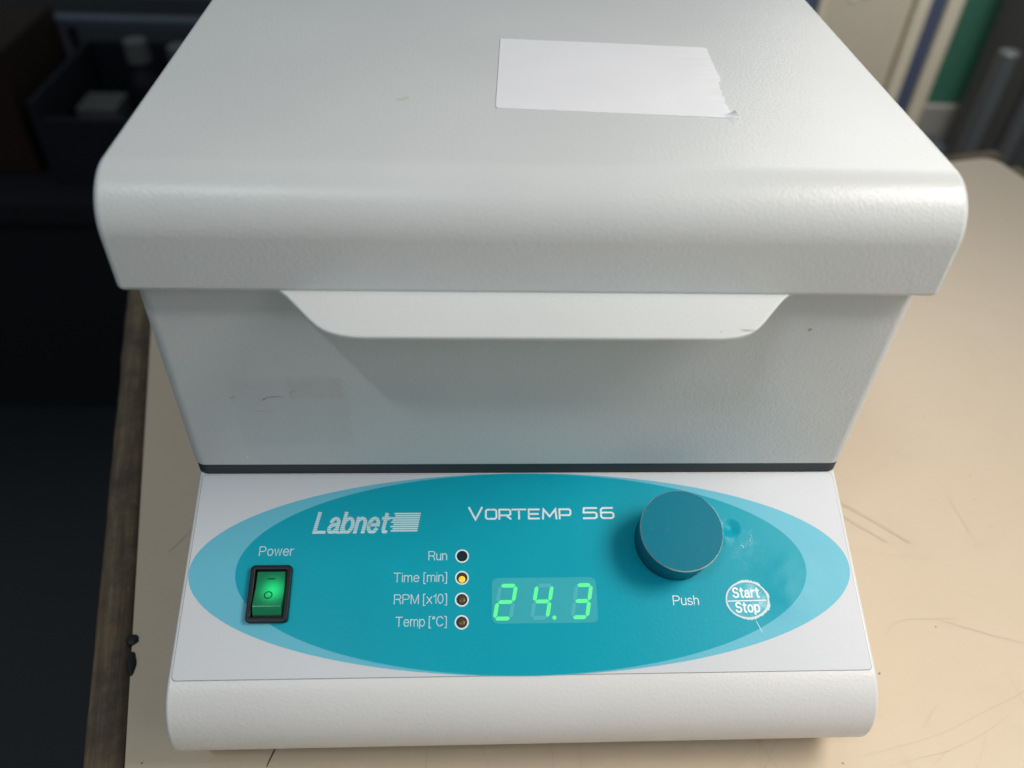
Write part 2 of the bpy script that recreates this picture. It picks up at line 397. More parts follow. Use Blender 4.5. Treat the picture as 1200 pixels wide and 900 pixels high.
# gasket and chamber
fr = lambda x, v, h: Vector((x, v, h))
gas = part('gasket', fin(prism(rrect(-0.1197, 0.1197, 0.0029, YB-0.004, 0.0042, 8), -0.0014, 0.0040, fr), 'gasket'), 'gasket')
body = part('chamber_housing', fin(prism(rrect(-0.120, 0.120, 0.0026, YB-0.003, 0.0045, 10), 0.0034, 0.0950, fr), 'body'), 'body'); bevel(body, 0.0009, 3, 60)
# lid
LT, LB, LW, LF, LR = 0.1200, 0.0855, 0.1217, -0.0038, 0.0165
prof = [(LF, LB)]
for k in range(29):
    a = PI-(PI/2)*k/28; prof.append((LF+LR+LR*math.cos(a), LT-LR+LR*math.sin(a)))
for k in range(13):
    a = PI/2-(PI/2)*k/12; prof.append((YB+0.004-0.012+0.012*math.cos(a), LT-0.012+0.012*math.sin(a)))
prof.append((YB+0.004, LB))
lid = part('lid', fin(extrude_x(prof, -LW, LW), 'lid'), 'lid'); bevel(lid, 0.0022, 5)
# finger lip folded out of the lid's lower edge
th = math.radians(12); LA = Vector((0, LF+0.0006, LB+0.0010)); LV = Vector((0, -math.cos(th), -math.sin(th))); LN = Vector((0, -math.sin(th), math.cos(th)))
lf = lambda x, v, h: LA+Vector((x/1000, 0, 0))+LV*(v/1000)+LN*(h/1000)
half = [(77.5, -1.0), (76.0, 0.15), (75.0, 0.7), (73.0, 2.6), (69.3, 6.9), (65.8, 11.0), (63.6, 13.2), (61.3, 14.9), (58.8, 16.0), (56.2, 16.7), (53.0, 17.2), (50.0, 17.3)]
ol = half+[(-x, v) for x, v in half[::-1]]
lip = sub('finger_lip', fin(prism(ol, -1.5, 0.0, lf), 'lip'), 'lid', lid); bevel(lip, 0.0005, 3, 50)
# hinges at the back
for hx in (-0.08, 0.08):
    bm = bmesh.new(); bmesh.ops.create_cone(bm, cap_ends=True, segments=20, radius1=0.005, radius2=0.005, depth=0.05)
    for v in bm.verts: v.co = Vector((hx+v.co.z, YB+0.006+v.co.x, LB-0.004+v.co.y))
    part('hinge', fin(bm, 'hinge'), 'steel')
# tape on the lid
tp = [(-8.4, 105.9), (-9.2, 106.1), (-12.2, 47.9), (-11.6, 47.2), (20, 45.4), (45, 44.0), (63.8, 42.9), (62.8, 44.2), (62.2, 45.6), (62.4, 47.4), (61.9, 49.5), (62.3, 52), (61.8, 54), (62.6, 57), (62.3, 60), (62.9, 63), (62.8, 66), (63.4, 69), (63.6, 71.2), (64.5, 72.0), (64.9, 74.2), (65.0, 80), (65.3, 90), (65.9, 100.6), (65.2, 101.8), (30, 103.9)]
tpf = lambda x, v, h: Vector((x/1000, v/1000, LT+h/1000))
tape = sub('paper_label', fin(prism(tp, 0.02, 0.22, tpf), 'tape'), 'tape', lid); tape['label'] = 'blank white paper label with a torn end'
# small curled end of the torn tape
bm = bmesh.new(); rows = []
for i in range(8):
    f = i/7; row = []
    for j in range(4):
        g = j/3; row.append(bm.verts.new(tpf(59.5+f*(4.2-1.2*g), 43.3-0.25*f+g*2.6*(1-0.5*f), 0.24+2.0*f*f*(0.35+0.65*g))))
    rows.append(row)
for i in range(7):
    for j in range(3): bm.faces.new((rows[i][j], rows[i+1][j], rows[i+1][j+1], rows[i][j+1]))
sub('curled_corner', fin(bm, 'curl', True), 'tape', lid)

# control panel film and print
line = part('panel_edge_shade', sheet(rrect(-117.55, 117.55, 0.85, 72.38, 1.5), 0.06), 'outline')  # grey border sheet, shading along the film's edge painted in
panel = part('control_panel_film', fin(prism(rrect(-117.35, 117.35, 1.0, 72.15, 1.4), 0.03, 0.22, pp), 'film'), 'film_grey')
sub('printed_oval', sheet(ellipse(-0.2, 36.6, 117.0, 35.9), 0.26), 'film_light', panel)['label'] = 'light blue outer oval'
sub('printed_oval', sheet(ellipse(-0.2, 36.6, 101.0, 35.75), 0.30), 'film_teal', panel)['label'] = 'dark teal inner oval'

def arc(cx, cy, rx, ry, a0, a1, n=14): return [(cx+rx*math.cos(math.radians(a0+(a1-a0)*k/n)), cy+ry*math.sin(math.radians(a0+(a1-a0)*k/n))) for k in range(n+1)]
BOWL = lambda cx=0.27: [arc(cx, 0.365, 0.27, 0.365, 0, 360, 28)]
ARCH = lambda x: arc(x+0.23, 0.46, 0.23, 0.27, 165, 0, 10)+[(x+0.46, 0)]
ESS = arc(0.30, 0.745, 0.27, 0.255, 25, 250, 14)+[(0.30, 0.50)]+arc(0.30, 0.255, 0.30, 0.255, 70, -160, 14)
GLY = {'P': (0.66, [[(0, 0), (0, 1), (0.38, 1)]+arc(0.38, 0.735, 0.27, 0.265, 80, -90, 10)+[(0.02, 0.47)]]),
 'R': (0.68, [[(0, 0), (0, 1), (0.40, 1)]+arc(0.40, 0.745, 0.26, 0.255, 80, -90, 10)+[(0.02, 0.49)], [(0.36, 0.48), (0.56, 0.38), (0.60, 0.2), (0.65, 0)]]),
 'o': (0.54, BOWL()), 'w': (0.74, [[(0, 0.73), (0.18, 0), (0.37, 0.73), (0.56, 0), (0.74, 0.73)]]),
 'e': (0.54, [[(0.03, 0.385), (0.54, 0.385)]+arc(0.27, 0.365, 0.27, 0.365, 8, 325, 22)]),
 'r': (0.30, [[(0, 0.73), (0, 0)], arc(0.30, 0.40, 0.30, 0.32, 170, 88, 7)]),
 'u': (0.46, [[(0, 0.73)]+arc(0.22, 0.26, 0.22, 0.26, 180, 345, 10), [(0.46, 0.73), (0.46, 0)]]),
 'n': (0.46, [[(0, 0.73), (0, 0)], ARCH(0)]), 'h': (0.46, [[(0, 1), (0, 0)], ARCH(0)]),
 'm': (0.80, [[(0, 0.73), (0, 0)], arc(0.20, 0.48, 0.20, 0.25, 165, 0, 10)+[(0.40, 0)], arc(0.60, 0.48, 0.20, 0.25, 165, 0, 10)+[(0.80, 0)]]),
 'T': (0.70, [[(0, 1), (0.70, 1)], [(0.35, 0.97), (0.35, 0)]]), 'i': (0.0, [[(0, 0.73), (0, 0)], [(0, 1.0), (0, 0.97)]]),
 '[': (0.17, [[(0.17, 1.03), (0, 1.03), (0, -0.22), (0.17, -0.22)]]), ']': (0.17, [[(0, 1.03), (0.17, 1.03), (0.17, -0.22), (0, -0.22)]]),
 'M': (0.76, [[(0, 0), (0, 1)], [(0.02, 1), (0.38, 0.02), (0.74, 1)], [(0.76, 1), (0.76, 0)]]), 'x': (0.50, [[(0, 0.73), (0.50, 0)], [(0, 0), (0.50, 0.73)]]),
 '1': (0.24, [[(0, 0.76), (0.14, 0.82), (0.24, 1), (0.24, 0)]]), '0': (0.54, [arc(0.27, 0.5, 0.27, 0.5, 0, 360, 28)]),
 'p': (0.54, [[(0, 0.73), (0, -0.24)]]+BOWL()), 'b': (0.56, [[(0, 1), (0, 0)]]+BOWL(0.29)), '\u00b0': (0.24, [arc(0.12, 0.88, 0.12, 0.12, 0, 360, 16)]),
 'C': (0.72, [arc(0.38, 0.5, 0.38, 0.5, 38, 322, 24)]), 'S': (0.60, [ESS]), 's': (0.46, [[(x*0.77, y*0.73) for x, y in ESS]]),
 't': (0.30, [[(0.13, 0.93), (0.13, 0.14), (0.19, 0.02), (0.30, 0.0)], [(0, 0.72), (0.30, 0.72)]]),
 'a': (0.52, [arc(0.25, 0.50, 0.21, 0.23, 165, 0, 10)+[(0.46, 0.10), (0.53, 0.0)], [(0.46, 0.44), (0.20, 0.38)]+arc(0.17, 0.19, 0.17, 0.19, 90, 270, 10)+[(0.30, 0.03), (0.46, 0.20)]]),
 'L': (0.56, [[(0, 1), (0, 0), (0.56, 0)]]), ' ': (0.12, [])}
def letters(s, x0, x1, base_v, cap, par, mt='print', h=0.34, bold=0.105, shear=0.0, gap=0.20, bands=None):
    cur = 0; paths = []
    for ch in s:
        wd, ps = GLY[ch]
        for p in ps: paths.append([(x+cur, y) for x, y in p])
        cur += wd+gap
    xs = [x for p in paths for x, y in p]; a, b = min(xs)-bold/2, max(xs)+bold/2
    k = (x1-x0-(shear*cap if shear else 0))/(b-a); wdm = bold*cap
    def mp(x, y): return Vector((x0+(x-a)*k+shear*y*cap, base_v-y*cap))
    out = bmesh.new(); hh = h
    for path in paths:
        pts = [mp(*p) for p in path]; n = len(pts); closed = (pts[0]-pts[-1]).length < 1e-4; L = []
        bm = bmesh.new()
        for i in range(n):
            if closed: pr_, nx_ = pts[i-1] if i else pts[-2], pts[i+1] if i < n-1 else pts[1]
            else: pr_, nx_ = pts[i-1] if i else None, pts[i+1] if i < n-1 else None
            d0 = (pts[i]-pr_).normalized() if pr_ is not None else (nx_-pts[i]).normalized(); d1 = (nx_-pts[i]).normalized() if nx_ is not None else d0
            mm = (d0+d1); mm = mm.normalized() if mm.length > 1e-3 else d0; nn = Vector((-mm.y, mm.x)); sc_ = 1/max(0.45, abs(nn.dot(Vector((-d0.y, d0.x)))))
            e = Vector((0, 0))
            if not closed and i == 0: e = -d0*wdm*0.45
            if not closed and i == n-1: e = d0*wdm*0.45
            L.append((bm.verts.new((*(pts[i]+e+nn*wdm*0.5*sc_), 0)), bm.verts.new((*(pts[i]+e-nn*wdm*0.5*sc_), 0))))
        for i in range(n-1): bm.faces.new((L[i][0], L[i][1], L[i+1][1], L[i+1][0]))
        for (v0, v1) in (bands or [(None, None)]):
            b2 = bm.copy()
            if bands:
                for co, no in (((0, v0, 0), (0, -1, 0)), ((0, v1, 0), (0, 1, 0))):
                    bmesh.ops.bisect_plane(b2, geom=b2.verts[:]+b2.edges[:]+b2.faces[:], plane_co=co, plane_no=no, clear_outer=True)
            b2.verts.index_update(); mp2 = [out.verts.new(pp(v.co.x, v.co.y, hh)) for v in b2.verts]
            for f in b2.faces: out.faces.new([mp2[v.index] for v in f.verts])
            b2.free()
        bm.free(); hh += 0.004
    for f in out.faces:
        f.normal_update()
        if f.normal.dot(PN) < 0: f.normal_flip()
    me = bpy.data.meshes.new('text'); out.to_mesh(me); out.free()
    return sub('lettering', me, mt, par)
letters('Power', -93.9, -81.8, 31.0, 3.15, panel, 'print_soft')
letters('Run', -34.6, -28.0, 33.1, 3.05, panel, 'print_soft')
letters('Time [min]', -46.6, -27.9, 40.7, 3.05, panel, 'print_soft')
letters('RPM [x10]', -46.1, -27.8, 48.2, 3.05, panel, 'print_soft')
letters('Temp [\u00b0C]', -45.3, -27.8, 55.8, 3.05, panel, 'print_soft')
letters('Push', 51.1, 60.3, 49.7, 3.1, panel, 'print')
# maker's name, cut by fine horizontal gaps, with its striped block
n = 10; top, bot = 15.2, 23.0; st = (bot-top)/n
bands = [(top+st*k, top+st*(k+0.84)) for k in range(n-1)]+[(top+st*(n-1), bot+0.3)]
letters('Labnet', -75.9, -48.2, 22.85, 7.0, panel, 'print_soft', bold=0.185, shear=0.20, gap=0.25, bands=bands)
bm = bmesh.new()
for k in range(9):
    v0 = 15.75+0.80*k; v1 = v0+0.56; sh = (22.9-v0)*0.16
    xl = -48.9+sh+(0.9 if k % 2 else 0)-(0.6 if k in (2, 3) else 0)+0.5*(k in (0, 8))
    xr = -38.95+sh
    q = [bm.verts.new(pp(x, v, 0.34)) for x, v in ((xl, v1), (xr, v1), (xr+0.1, v0), (xl+0.1, v0))]; bm.faces.new(q)
sub('striped_block', fin(bm, 'block'), 'print_soft', panel)
# model name in wide strokes
def strokes(paths, x0, x1, vt, vb, wd, par, wf=1.0):
    bm = bmesh.new()
    def P(p): return Vector((x0+(x1-x0)*p[0], vb+(vt-vb)*p[1]))
    for path in paths:
        pts = [P(p) for p in path]; n = len(pts); L = []
        for i in range(n):
            d0 = (pts[i]-pts[i-1]).normalized() if i else (pts[1]-pts[0]).normalized(); d1 = (pts[i+1]-pts[i]).normalized() if i < n-1 else d0
            mm = d0+d1; mm = mm.normalized() if mm.length > 1e-6 else d0; nn = Vector((-mm.y, mm.x)); s = 1/max(0.35, abs(nn.dot(Vector((-d0.y, d0.x)))))
            e = Vector((0, 0))
            if i == 0: e = -d0*wd*0.5
            if i == n-1: e = d0*wd*0.5
            a = pts[i]+e+nn*wd*0.5*s; b = pts[i]+e-nn*wd*0.5*s
            L.append((bm.verts.new(pp(a.x, a.y, 0.34)), bm.verts.new(pp(b.x, b.y, 0.34))))
        for i in range(n-1): bm.faces.new((L[i][0], L[i][1], L[i+1][1], L[i+1][0]))
    return sub('lettering', fin(bm, 'stroke'), 'print', par)
X = lambda px: (px-549)*0.3115-20.5
c_ = 0.14
vtS, vbS = 14.75, 18.2; hw = 0.34
G = [('V', 549.8, 564.6, 14.0, 18.45, [[(0, 1), (0.5, 0), (1, 1)]]),
     ('O', 569.3, 581.6, vtS, vbS, [[(0.5, 1), (1-c_, 1), (1, 1-c_), (1, c_), (1-c_, 0), (c_, 0), (0, c_), (0, 1-c_), (c_, 1), (0.5, 1)]]),
     ('R', 585, 598, vtS, vbS, [[(0, 0), (0, 1), (0.88, 1), (1, 0.85), (1, 0.50), (0.88, 0.37), (0.1, 0.37)], [(0.6, 0.37), (1, 0)]]),
     ('T', 600.5, 615.5, vtS, vbS, [[(0, 1), (1, 1)], [(0.5, 0.93), (0.5, 0)]]),
     ('E', 619.5, 631.3, vtS, vbS, [[(1, 1), (0, 1), (0, 0), (1, 0)], [(0.1, 0.5), (0.9, 0.5)]]),
     ('M', 636, 651.8, vtS, vbS, [[(0, 0), (0.06, 1), (0.5, 0.22), (0.94, 1), (1, 0)]]),
     ('P', 655.6, 668.6, vtS, vbS, [[(0, 0), (0, 1), (0.88, 1), (1, 0.85), (1, 0.50), (0.88, 0.35), (0.1, 0.35)]]),
     ('5', 684, 699.3, 14.35, 18.2, [[(1, 1), (0.04, 1), (0, 0.56), (0.86, 0.56), (1, 0.44), (1, 0.12), (0.86, 0), (0, 0)]]),
     ('6', 704.6, 719.2, 14.35, 18.2, [[(0.92, 1), (0.16, 1), (0, 0.84), (0, 0.14), (0.14, 0), (0.86, 0), (1, 0.14), (1, 0.42), (0.86, 0.55), (0.08, 0.55)]])]
for ch, xa, xb, vt, vb, paths in G: strokes(paths, X(xa), X(xb), vt, vb, 0.66, panel)

# display
win = part('display_window', fin(prism(rrect(-12.4, 24.4, 39.7, 55.4, 2.2), 0.24, 0.40, pp), 'win'), 'window')
DIG = {'2': 'abged', '4': 'fgbc', '3': 'abgcd'}
def digit(x0, v0, wd, ht, on, sh=0.19, tk=1.48, gap=0.17):
    t2 = tk/2; L, Rr, T, Bm, Mi = t2, wd-t2, t2, ht-t2, ht/2
    seg = {'a': ((L, T), (Rr, T)), 'g': ((L, Mi), (Rr, Mi)), 'd': ((L, Bm), (Rr, Bm)), 'f': ((L, T), (L, Mi)), 'b': ((Rr, T), (Rr, Mi)), 'e': ((L, Mi), (L, Bm)), 'c': ((Rr, Mi), (Rr, Bm))}
    for k, (p, q) in seg.items():
        p, q = Vector(p), Vector(q); d = (q-p).normalized(); nn = Vector((-d.y, d.x)); p = p+d*gap; q = q-d*gap; w2 = t2*0.92
        P = [p, p+d*w2+nn*w2, q-d*w2+nn*w2, q, q-d*w2-nn*w2, p+d*w2-nn*w2]
        out = [(x0+v.x+(ht-v.y)*sh, v0+v.y) for v in P]
        sub('lit_segment' if k in on else 'unlit_segment', sheet(out, 0.46 if k in on else 0.43), 'lit' if k in on else 'unlit', win)
digit(-12.3, 41.7, 6.95, 12.7, DIG['2']); digit(0.55, 41.75, 6.8, 12.5, DIG['4']); digit(14.55, 41.75, 6.6, 12.5, DIG['3'])
sub('decimal_point', sheet(ellipse(9.2, 53.55, 0.72, 0.74, 24), 0.46), 'lit', win)

# indicator lamps
for i, v in enumerate((31.8, 39.5, 47.05, 54.7)):
    x = -22.7; n = 40; vs = []; fs = []
    for k in range(n):
        a = 2*PI*k/n
        vs += [pp(x+2.42*math.cos(a), v+2.42*math.sin(a), 0.36), pp(x+1.92*math.cos(a), v+1.92*math.sin(a), 0.36)]
        j = (k+1) % n; fs.append((2*k, 2*j, 2*j+1, 2*k+1))
    il = part('indicator_lamp', sheet(ellipse(x, v, 2.05, 2.05, 32), 0.33), 'led_run' if i == 0 else 'led_dark')
    il['label'] = ('dark unlit lamp beside Run', 'glowing amber lamp beside Time', 'unlit amber lamp beside RPM', 'unlit amber lamp beside Temp')[i]
    sub('white_ring', mesh('ring', vs, fs), 'print', il)
    if i:
        bm = bmesh.new(); bmesh.ops.create_uvsphere(bm, u_segments=20, v_segments=10, radius=1)
        rr2 = 1.18 if i == 1 else 1.25
        for q in bm.verts: q.co = pp(x+q.co.x*rr2, v+(0.55 if i == 1 else 0.15)+q.co.y*rr2, 0.36+q.co.z*0.35)
        sub('bulb', fin(bm, 'bulb', True), 'led_on' if i == 1 else 'led_off', il)

# power switch
def frame_bm(ox, ix, h0, h1):
    n = len(ox); bm = bmesh.new()
    A = [bm.verts.new(pp(x, v, h0)) for x, v in ox]; Bq = [bm.verts.new(pp(x, v, h1)) for x, v in ox]
    Cq = [bm.verts.new(pp(x, v, h1)) for x, v in ix]; Dq = [bm.verts.new(pp(x, v, h0)) for x, v in ix]
    for i in range(n):
        j = (i+1) % n
        for U, V in ((A, Bq), (Bq, Cq), (Cq, Dq)): bm.faces.new((U[i], U[j], V[j], V[i]))
    return bm
sw = part('power_switch', fin(frame_bm(rrect(-95.6, -81.5, 34.8, 54.3, 1.5), rrect(-93.9, -83.2, 36.5, 52.4, 0.4), 0.24, 2.3), 'bezel'), 'black'); bevel(sw, 0.0004, 3, 50)
sub('switch_well', sheet(rrect(-94.0, -83.1, 36.4, 52.5, 0.4), 0.36), 'black', sw)
pr = [(36.9, 0.40), (36.9, 1.15), (42.0, 1.55), (48.9, 3.5), (49.4, 3.45), (51.9, 1.5), (51.9, 0.40)]
bm = bmesh.new(); a_ = [bm.verts.new(pp(-93.4, v, h)) for v, h in pr]; b_ = [bm.verts.new(pp(-83.7, v, h)) for v, h in pr]
bm.faces.new(a_); bm.faces.new(b_[::-1])
for i in range(len(pr)): j = (i+1) % len(pr); bm.faces.new((a_[i], b_[i], b_[j], a_[j]))
rk = sub('rocker', fin(bm, 'rocker'), 'lens', sw); bevel(rk, 0.00022, 2, 30); rk['label'] = 'glowing green rocker'
def on_rocker(x, v, up=0.06):
    for (v0, h0), (v1, h1) in zip(pr[1:], pr[2:]):
        if v0 <= v <= v1: return pp(x, v, h0+(h1-h0)*(v-v0)/(v1-v0)+up)
    return pp(x, v, 1.2)
def rock_sheet(name, outline, inner=None):
    if inner:
        n = len(outline); vs = [on_rocker(*p) for p in outline]+[on_rocker(*p) for p in inner]; me = mesh(name, vs, [(i, (i+1) % n, (i+1) % n+n, i+n) for i in range(n)])
    else: me = mesh(name, [on_rocker(*p) for p in outline], [tuple(range(len(outline)))])
    sub(name, me, 'mark', sw)
rock_sheet('on_mark', [(-89.7, 39.2), (-87.0, 39.2), (-87.0, 39.65), (-89.7, 39.65)])
rock_sheet('off_mark', ellipse(-88.6, 45.2, 1.45, 1.35, 28), ellipse(-88.6, 45.2, 1.08, 0.98, 28))

# knob
def knob_bm(rings, cx, cv, n=96):
    bm = bmesh.new(); R = []
    for r, h in rings: R.append([bm.verts.new(pp(cx+r*math.cos(2*PI*k/n), cv+r*math.sin(2*PI*k/n), h)) for k in range(n)])
    for a, b in zip(R, R[1:]):
        for k in range(n): j = (k+1) % n; bm.faces.new((a[k], a[j], b[j], b[k]))
    bm.faces.new(R[-1])
    return bm
kn = part('control_knob', fin(knob_bm([(13.9, 0.9), (14.0, 0.8), (14.35, 14.3), (14.35, 14.45)], 53.3, 27.2), 'knob'), 'knob')
kn.data.polygons.foreach_set('use_smooth', [len(p.vertices) == 4 for p in kn.data.polygons])
sub('knob_rim', fin(knob_bm([(14.35, 14.35), (14.54, 14.45), (14.54, 14.62), (14.22, 15.0)], 53.3, 27.2), 'rim'), 'knob_rim', kn)
sub('knob_cap', fin(knob_bm([(14.26, 14.9), (14.20, 15.02)], 53.3, 27.2), 'cap'), 'knob', kn)
part('knob_shaft', fin(knob_bm([(5, 0.2), (5, 1.2)], 53.3, 27.2), 'shaft'), 'black')

# start/stop button: worn oval with frayed white rim
n = 200; cx, cv, ea, eb = 77.6, 48.2, 7.4, 6.25; vs = []; fs = []
for k in range(n):
    a = 2*PI*k/n; ca, sa = math.cos(a), math.sin(a)
    fray = max(0, 0.12+noise.noise(Vector((ca*2.6, sa*2.6, 0.4)))*0.7+noise.noise(Vector((ca*13, sa*13, 2)))*0.30+noise.noise(Vector((ca*30, sa*30, 6)))*0.22)
    ro = 0.35+fray*(1.25 if ca > -0.35 else 0.25)
    vs += [pp(cx+(ea+ro)*ca-sa*0.3, cv+(eb+ro)*sa, 0.40), pp(cx+(ea-0.22)*ca-sa*0.3, cv+(eb-0.22)*sa, 0.42)]
    j = (k+1) % n; fs.append((2*k, 2*j, 2*j+1, 2*k+1))
btn = part('start_stop_button', fin(prism(ellipse(cx, cv, ea, eb, 90), 0.24, 0.36, pp), 'button'), 'worn_film')
sub('frayed_rim', mesh('rim', vs, fs), 'flake', btn)['label'] = 'frayed white worn rim'
ring = []; fs = []
for k in range(n):
    a = 2*PI*k/n; ca, sa = math.cos(a), math.sin(a); ww = 0.10+0.16*max(0, noise.noise(Vector((ca*2, sa*2, 7))))
    ring += [pp(cx+(ea-0.22)*ca-sa*0.3, cv+(eb-0.22)*sa, 0.43), pp(cx+(ea-0.22-ww)*ca-sa*0.3, cv+(eb-0.22-ww)*sa, 0.43)]
    j = (k+1) % n; fs.append((2*k, 2*j, 2*j+1, 2*k+1))
sub('cracked_groove', mesh('groove', ring, fs), 'outline', btn)
letters('Start', 72.6, 82.2, 47.3, 3.2, btn, 'print', 0.44, 0.20, gap=0.26)
letters('Stop', 73.0, 81.7, 52.4, 3.2, btn, 'print', 0.44, 0.20, gap=0.26)
sub('divider_line', sheet([(70.6, 48.45), (84.4, 48.25), (84.4, 48.65), (70.6, 48.8)], 0.42), 'print', btn)
def flakes(name, pts, par, mt='flake', h=0.40):
    bm = bmesh.new()
    for (x, v, s) in pts:
        k = random.randint(4, 6); a0 = random.random()*6; el = random.uniform(0.35, 1.0); ra = random.random()*3
        q = []
        for i in range(k):
            a = a0+2*PI*i/k; r = s*random.uniform(0.5, 1.1); dx, dv = r*math.cos(a), r*el*math.sin(a)
            q.append(bm.verts.new(pp(x+dx*math.cos(ra)-dv*math.sin(ra), v+dx*math.sin(ra)+dv*math.cos(ra), h)))
        bm.faces.new(q)
    return sub(name, fin(bm, 'flakes'), mt, par)
pts = []
for k in range(120):
    a = random.uniform(-1.5, 1.3); r = math.sqrt(random.random())*0.95; pts.append((cx+ea*r*math.cos(a), cv+eb*r*math.sin(a), random.choice((0.07, 0.10, 0.13, 0.18))))
o = flakes('worn_flecks', pts, btn, h=0.405); o['kind'] = 'stuff'
pts = []
for k in range(46):
    a = random.uniform(-0.35, 1.75); r = random.gauss(4.4, 0.5); pts.append((78.6+r*math.cos(a)*0.95, 24.6+r*math.sin(a), random.choice((0.10, 0.14, 0.22))))
for k in range(26): pts.append((random.uniform(70, 98), random.uniform(18, 62), random.uniform(0.06, 0.11)))
for k in range(9): pts.append((72.2+random.gauss(0, 0.25), 20.5+k*0.55, random.uniform(0.10, 0.22)))
o = flakes('scuff_flecks', pts, panel, h=0.34); o['kind'] = 'stuff'
sub('thin_crack', sheet([(79.6, 55.5), (79.75, 55.4), (81.3, 59.4), (81.15, 59.5)], 0.34), 'print', panel)
# dirt along the panel's rim
pts = [(random.uniform(-116, 116), random.choice((0.8, 72.35))+random.gauss(0, 0.08), random.uniform(0.06, 0.16)) for k in range(70)]
o = flakes('rim_dirt', pts, panel, 'outline', h=0.24); o['kind'] = 'stuff'
# chips and hairline scuffs on the chamber front
def front_marks(name, pts, mt, par):
    bm = bmesh.new()
    for poly in pts: bm.faces.new([bm.verts.new((x/1000, 0.00252, z/1000)) for x, z in poly])
    return sub(name, fin(bm, name), mt, par)
def hair(P, wd):
    up = [(x, z+wd*(0.3+0.7*math.sin(PI*i/(len(P)-1)))/2) for i, (x, z) in enumerate(P)]; lo = [(x, z-wd*(0.3+0.7*math.sin(PI*i/(len(P)-1)))/2) for i, (x, z) in enumerate(P)]
    return up+lo[::-1]
M['chip'] = plain('pale_chip', (0.80, 0.82, 0.80), 0.6)
M['smear'] = plain('dark_smear', (0.42, 0.39, 0.36), 0.7)
for P_, wd_ in (([(-89.5, 36.6), (-88.6, 37.4), (-86.5, 38.0), (-84.0, 38.1), (-82.0, 37.8)], 0.35), ([(-90, 36.2), (-89.2, 37.0), (-88.6, 36.9)], 0.8), ([(-100.5, 37.2), (-99.4, 37.7), (-98.6, 38.0)], 0.5), ([(-95, 31.6), (-91, 31.2), (-88, 31.3)], 0.14), ([(-80.6, 39.4), (-79.6, 40.2), (-78.3, 40.9)], 0.4)):
    front_marks('scuff_mark', [hair(P_, wd_)], 'smear', body)
for poly in ([(-100.2, 8.4), (-99.6, 8.7), (-99.3, 7.9), (-99.8, 7.7)], [(-104.0, 14.0), (-103.6, 14.2), (-103.5, 13.7)], [(-61.6, 28.4), (-61.1, 28.7), (-60.9, 28.1)]): front_marks('paint_chip', [poly], 'chip', body)
front_marks('brown_spot', [[(88.4, 68.6), (89.2, 68.8), (89.8, 68.2), (89.2, 67.4), (88.5, 67.7)]], 'smear', body)
M['stain'] = plain('yellow_stain', (0.57, 0.56, 0.49), 0.5)
bm = bmesh.new()
for poly in ([(-43.4, 52.6), (-42.2, 51.6), (-40.6, 52.2), (-39.2, 54.2), (-40.4, 54.4), (-42.0, 53.4)],):
    bm.faces.new([bm.verts.new(tpf(x, v, 0.06)) for x, v in poly])
sub('faint_stain', fin(bm, 'stain'), 'stain', lid)
bm = bmesh.new()
for poly in (hair([(58.0, 14.1), (60, 14.4), (62.4, 14.2)], 0.5), [(52.0, 14.9), (52.5, 15.1), (52.6, 14.6)]): bm.faces.new([bm.verts.new(lf(x, v, 0.08)) for x, v in poly])
sub('scratch_mark', fin(bm, 'mark'), 'outline', lid)

# ------------------------------------------------------------------ things behind, out of focus
CY = 1.20
cup = empty('storage_cupboard', (0.68, CY+0.02, FLOOR), 'cream framed cupboard with navy strips and a green panel behind the table', 'cupboard')
co = (0.68, CY+0.02, FLOOR)
def cpart(name, x0, x1, z0, z1, y0, y1, mt, bv=0.003, par=None):
    o = link(name, fin(box_bm(x0, x1, y0, y1, z0, z1), name), mt, par or cup, None if par else co); bevel(o, bv, 2); return o
cpart('carcass', 0.30, 1.30, FLOOR+0.002, 0.55, CY+0.03, CY+0.40, 'blue')
door = cpart('door', 0.570, 0.7145, FLOOR+0.05, 0.50, CY+0.004, CY+0.0295, 'cream')
cpart('frame_stile', 0.7175, 0.7405, FLOOR+0.05, 0.50, CY-0.006, CY+0.0295, 'cream_lt')
cpart('frame_stile', 0.553, 0.5675, FLOOR+0.05, 0.50, CY-0.006, CY+0.0295, 'cream_lt')
cpart('frame_stile', 0.769, 0.7965, FLOOR+0.05, 0.50, CY-0.008, CY+0.0295, 'cream_lt', 0.006)
cpart('navy_strip', 0.7412, 0.7685, FLOOR+0.05, 0.50, CY+0.0, CY+0.0295, 'blue')
cpart('navy_strip', 0.40, 0.5525, FLOOR+0.05, 0.50, CY+0.0, CY+0.0295, 'blue')
cpart('green_panel', 0.798, 0.90, -0.372, 0.50, CY+0.006, CY+0.0295, 'green')
cpart('lower_rail', 0.798, 0.90, -0.52, -0.3735, CY-0.004, CY+0.0295, 'greyrail')
for (x, z, w_, h_) in ((0.603, -0.199, 0.010, 0.007), (0.622, -0.192, 0.014, 0.008), (0.613, -0.186, 0.008, 0.006)):
    link('white_mark', fin(box_bm(x, x+w_, CY+0.002, CY+0.0038, z, z+h_), 'mark'), 'chip', door)
lk = link('tall_locker', fin(box_bm(0.838, 1.30, 1.02, 1.165, FLOOR+0.002, 0.50), 'locker'), 'charcoal'); bevel(lk, 0.004, 2)
tag(lk, 'tall charcoal locker standing in front of the cream cupboard', 'locker')
def cyl(name, x, y, r, z0, z1, mt, lab, cat, grp=None):
    bm = bmesh.new(); bmesh.ops.create_cone(bm, cap_ends=True, segments=36, radius1=r, radius2=r, depth=z1-z0)
    for v in bm.verts: v.co += Vector((x, y, (z0+z1)/2))
    o = link(name, fin(bm, name), mt); bevel(o, 0.003, 3); return tag(o, lab, cat, grp)
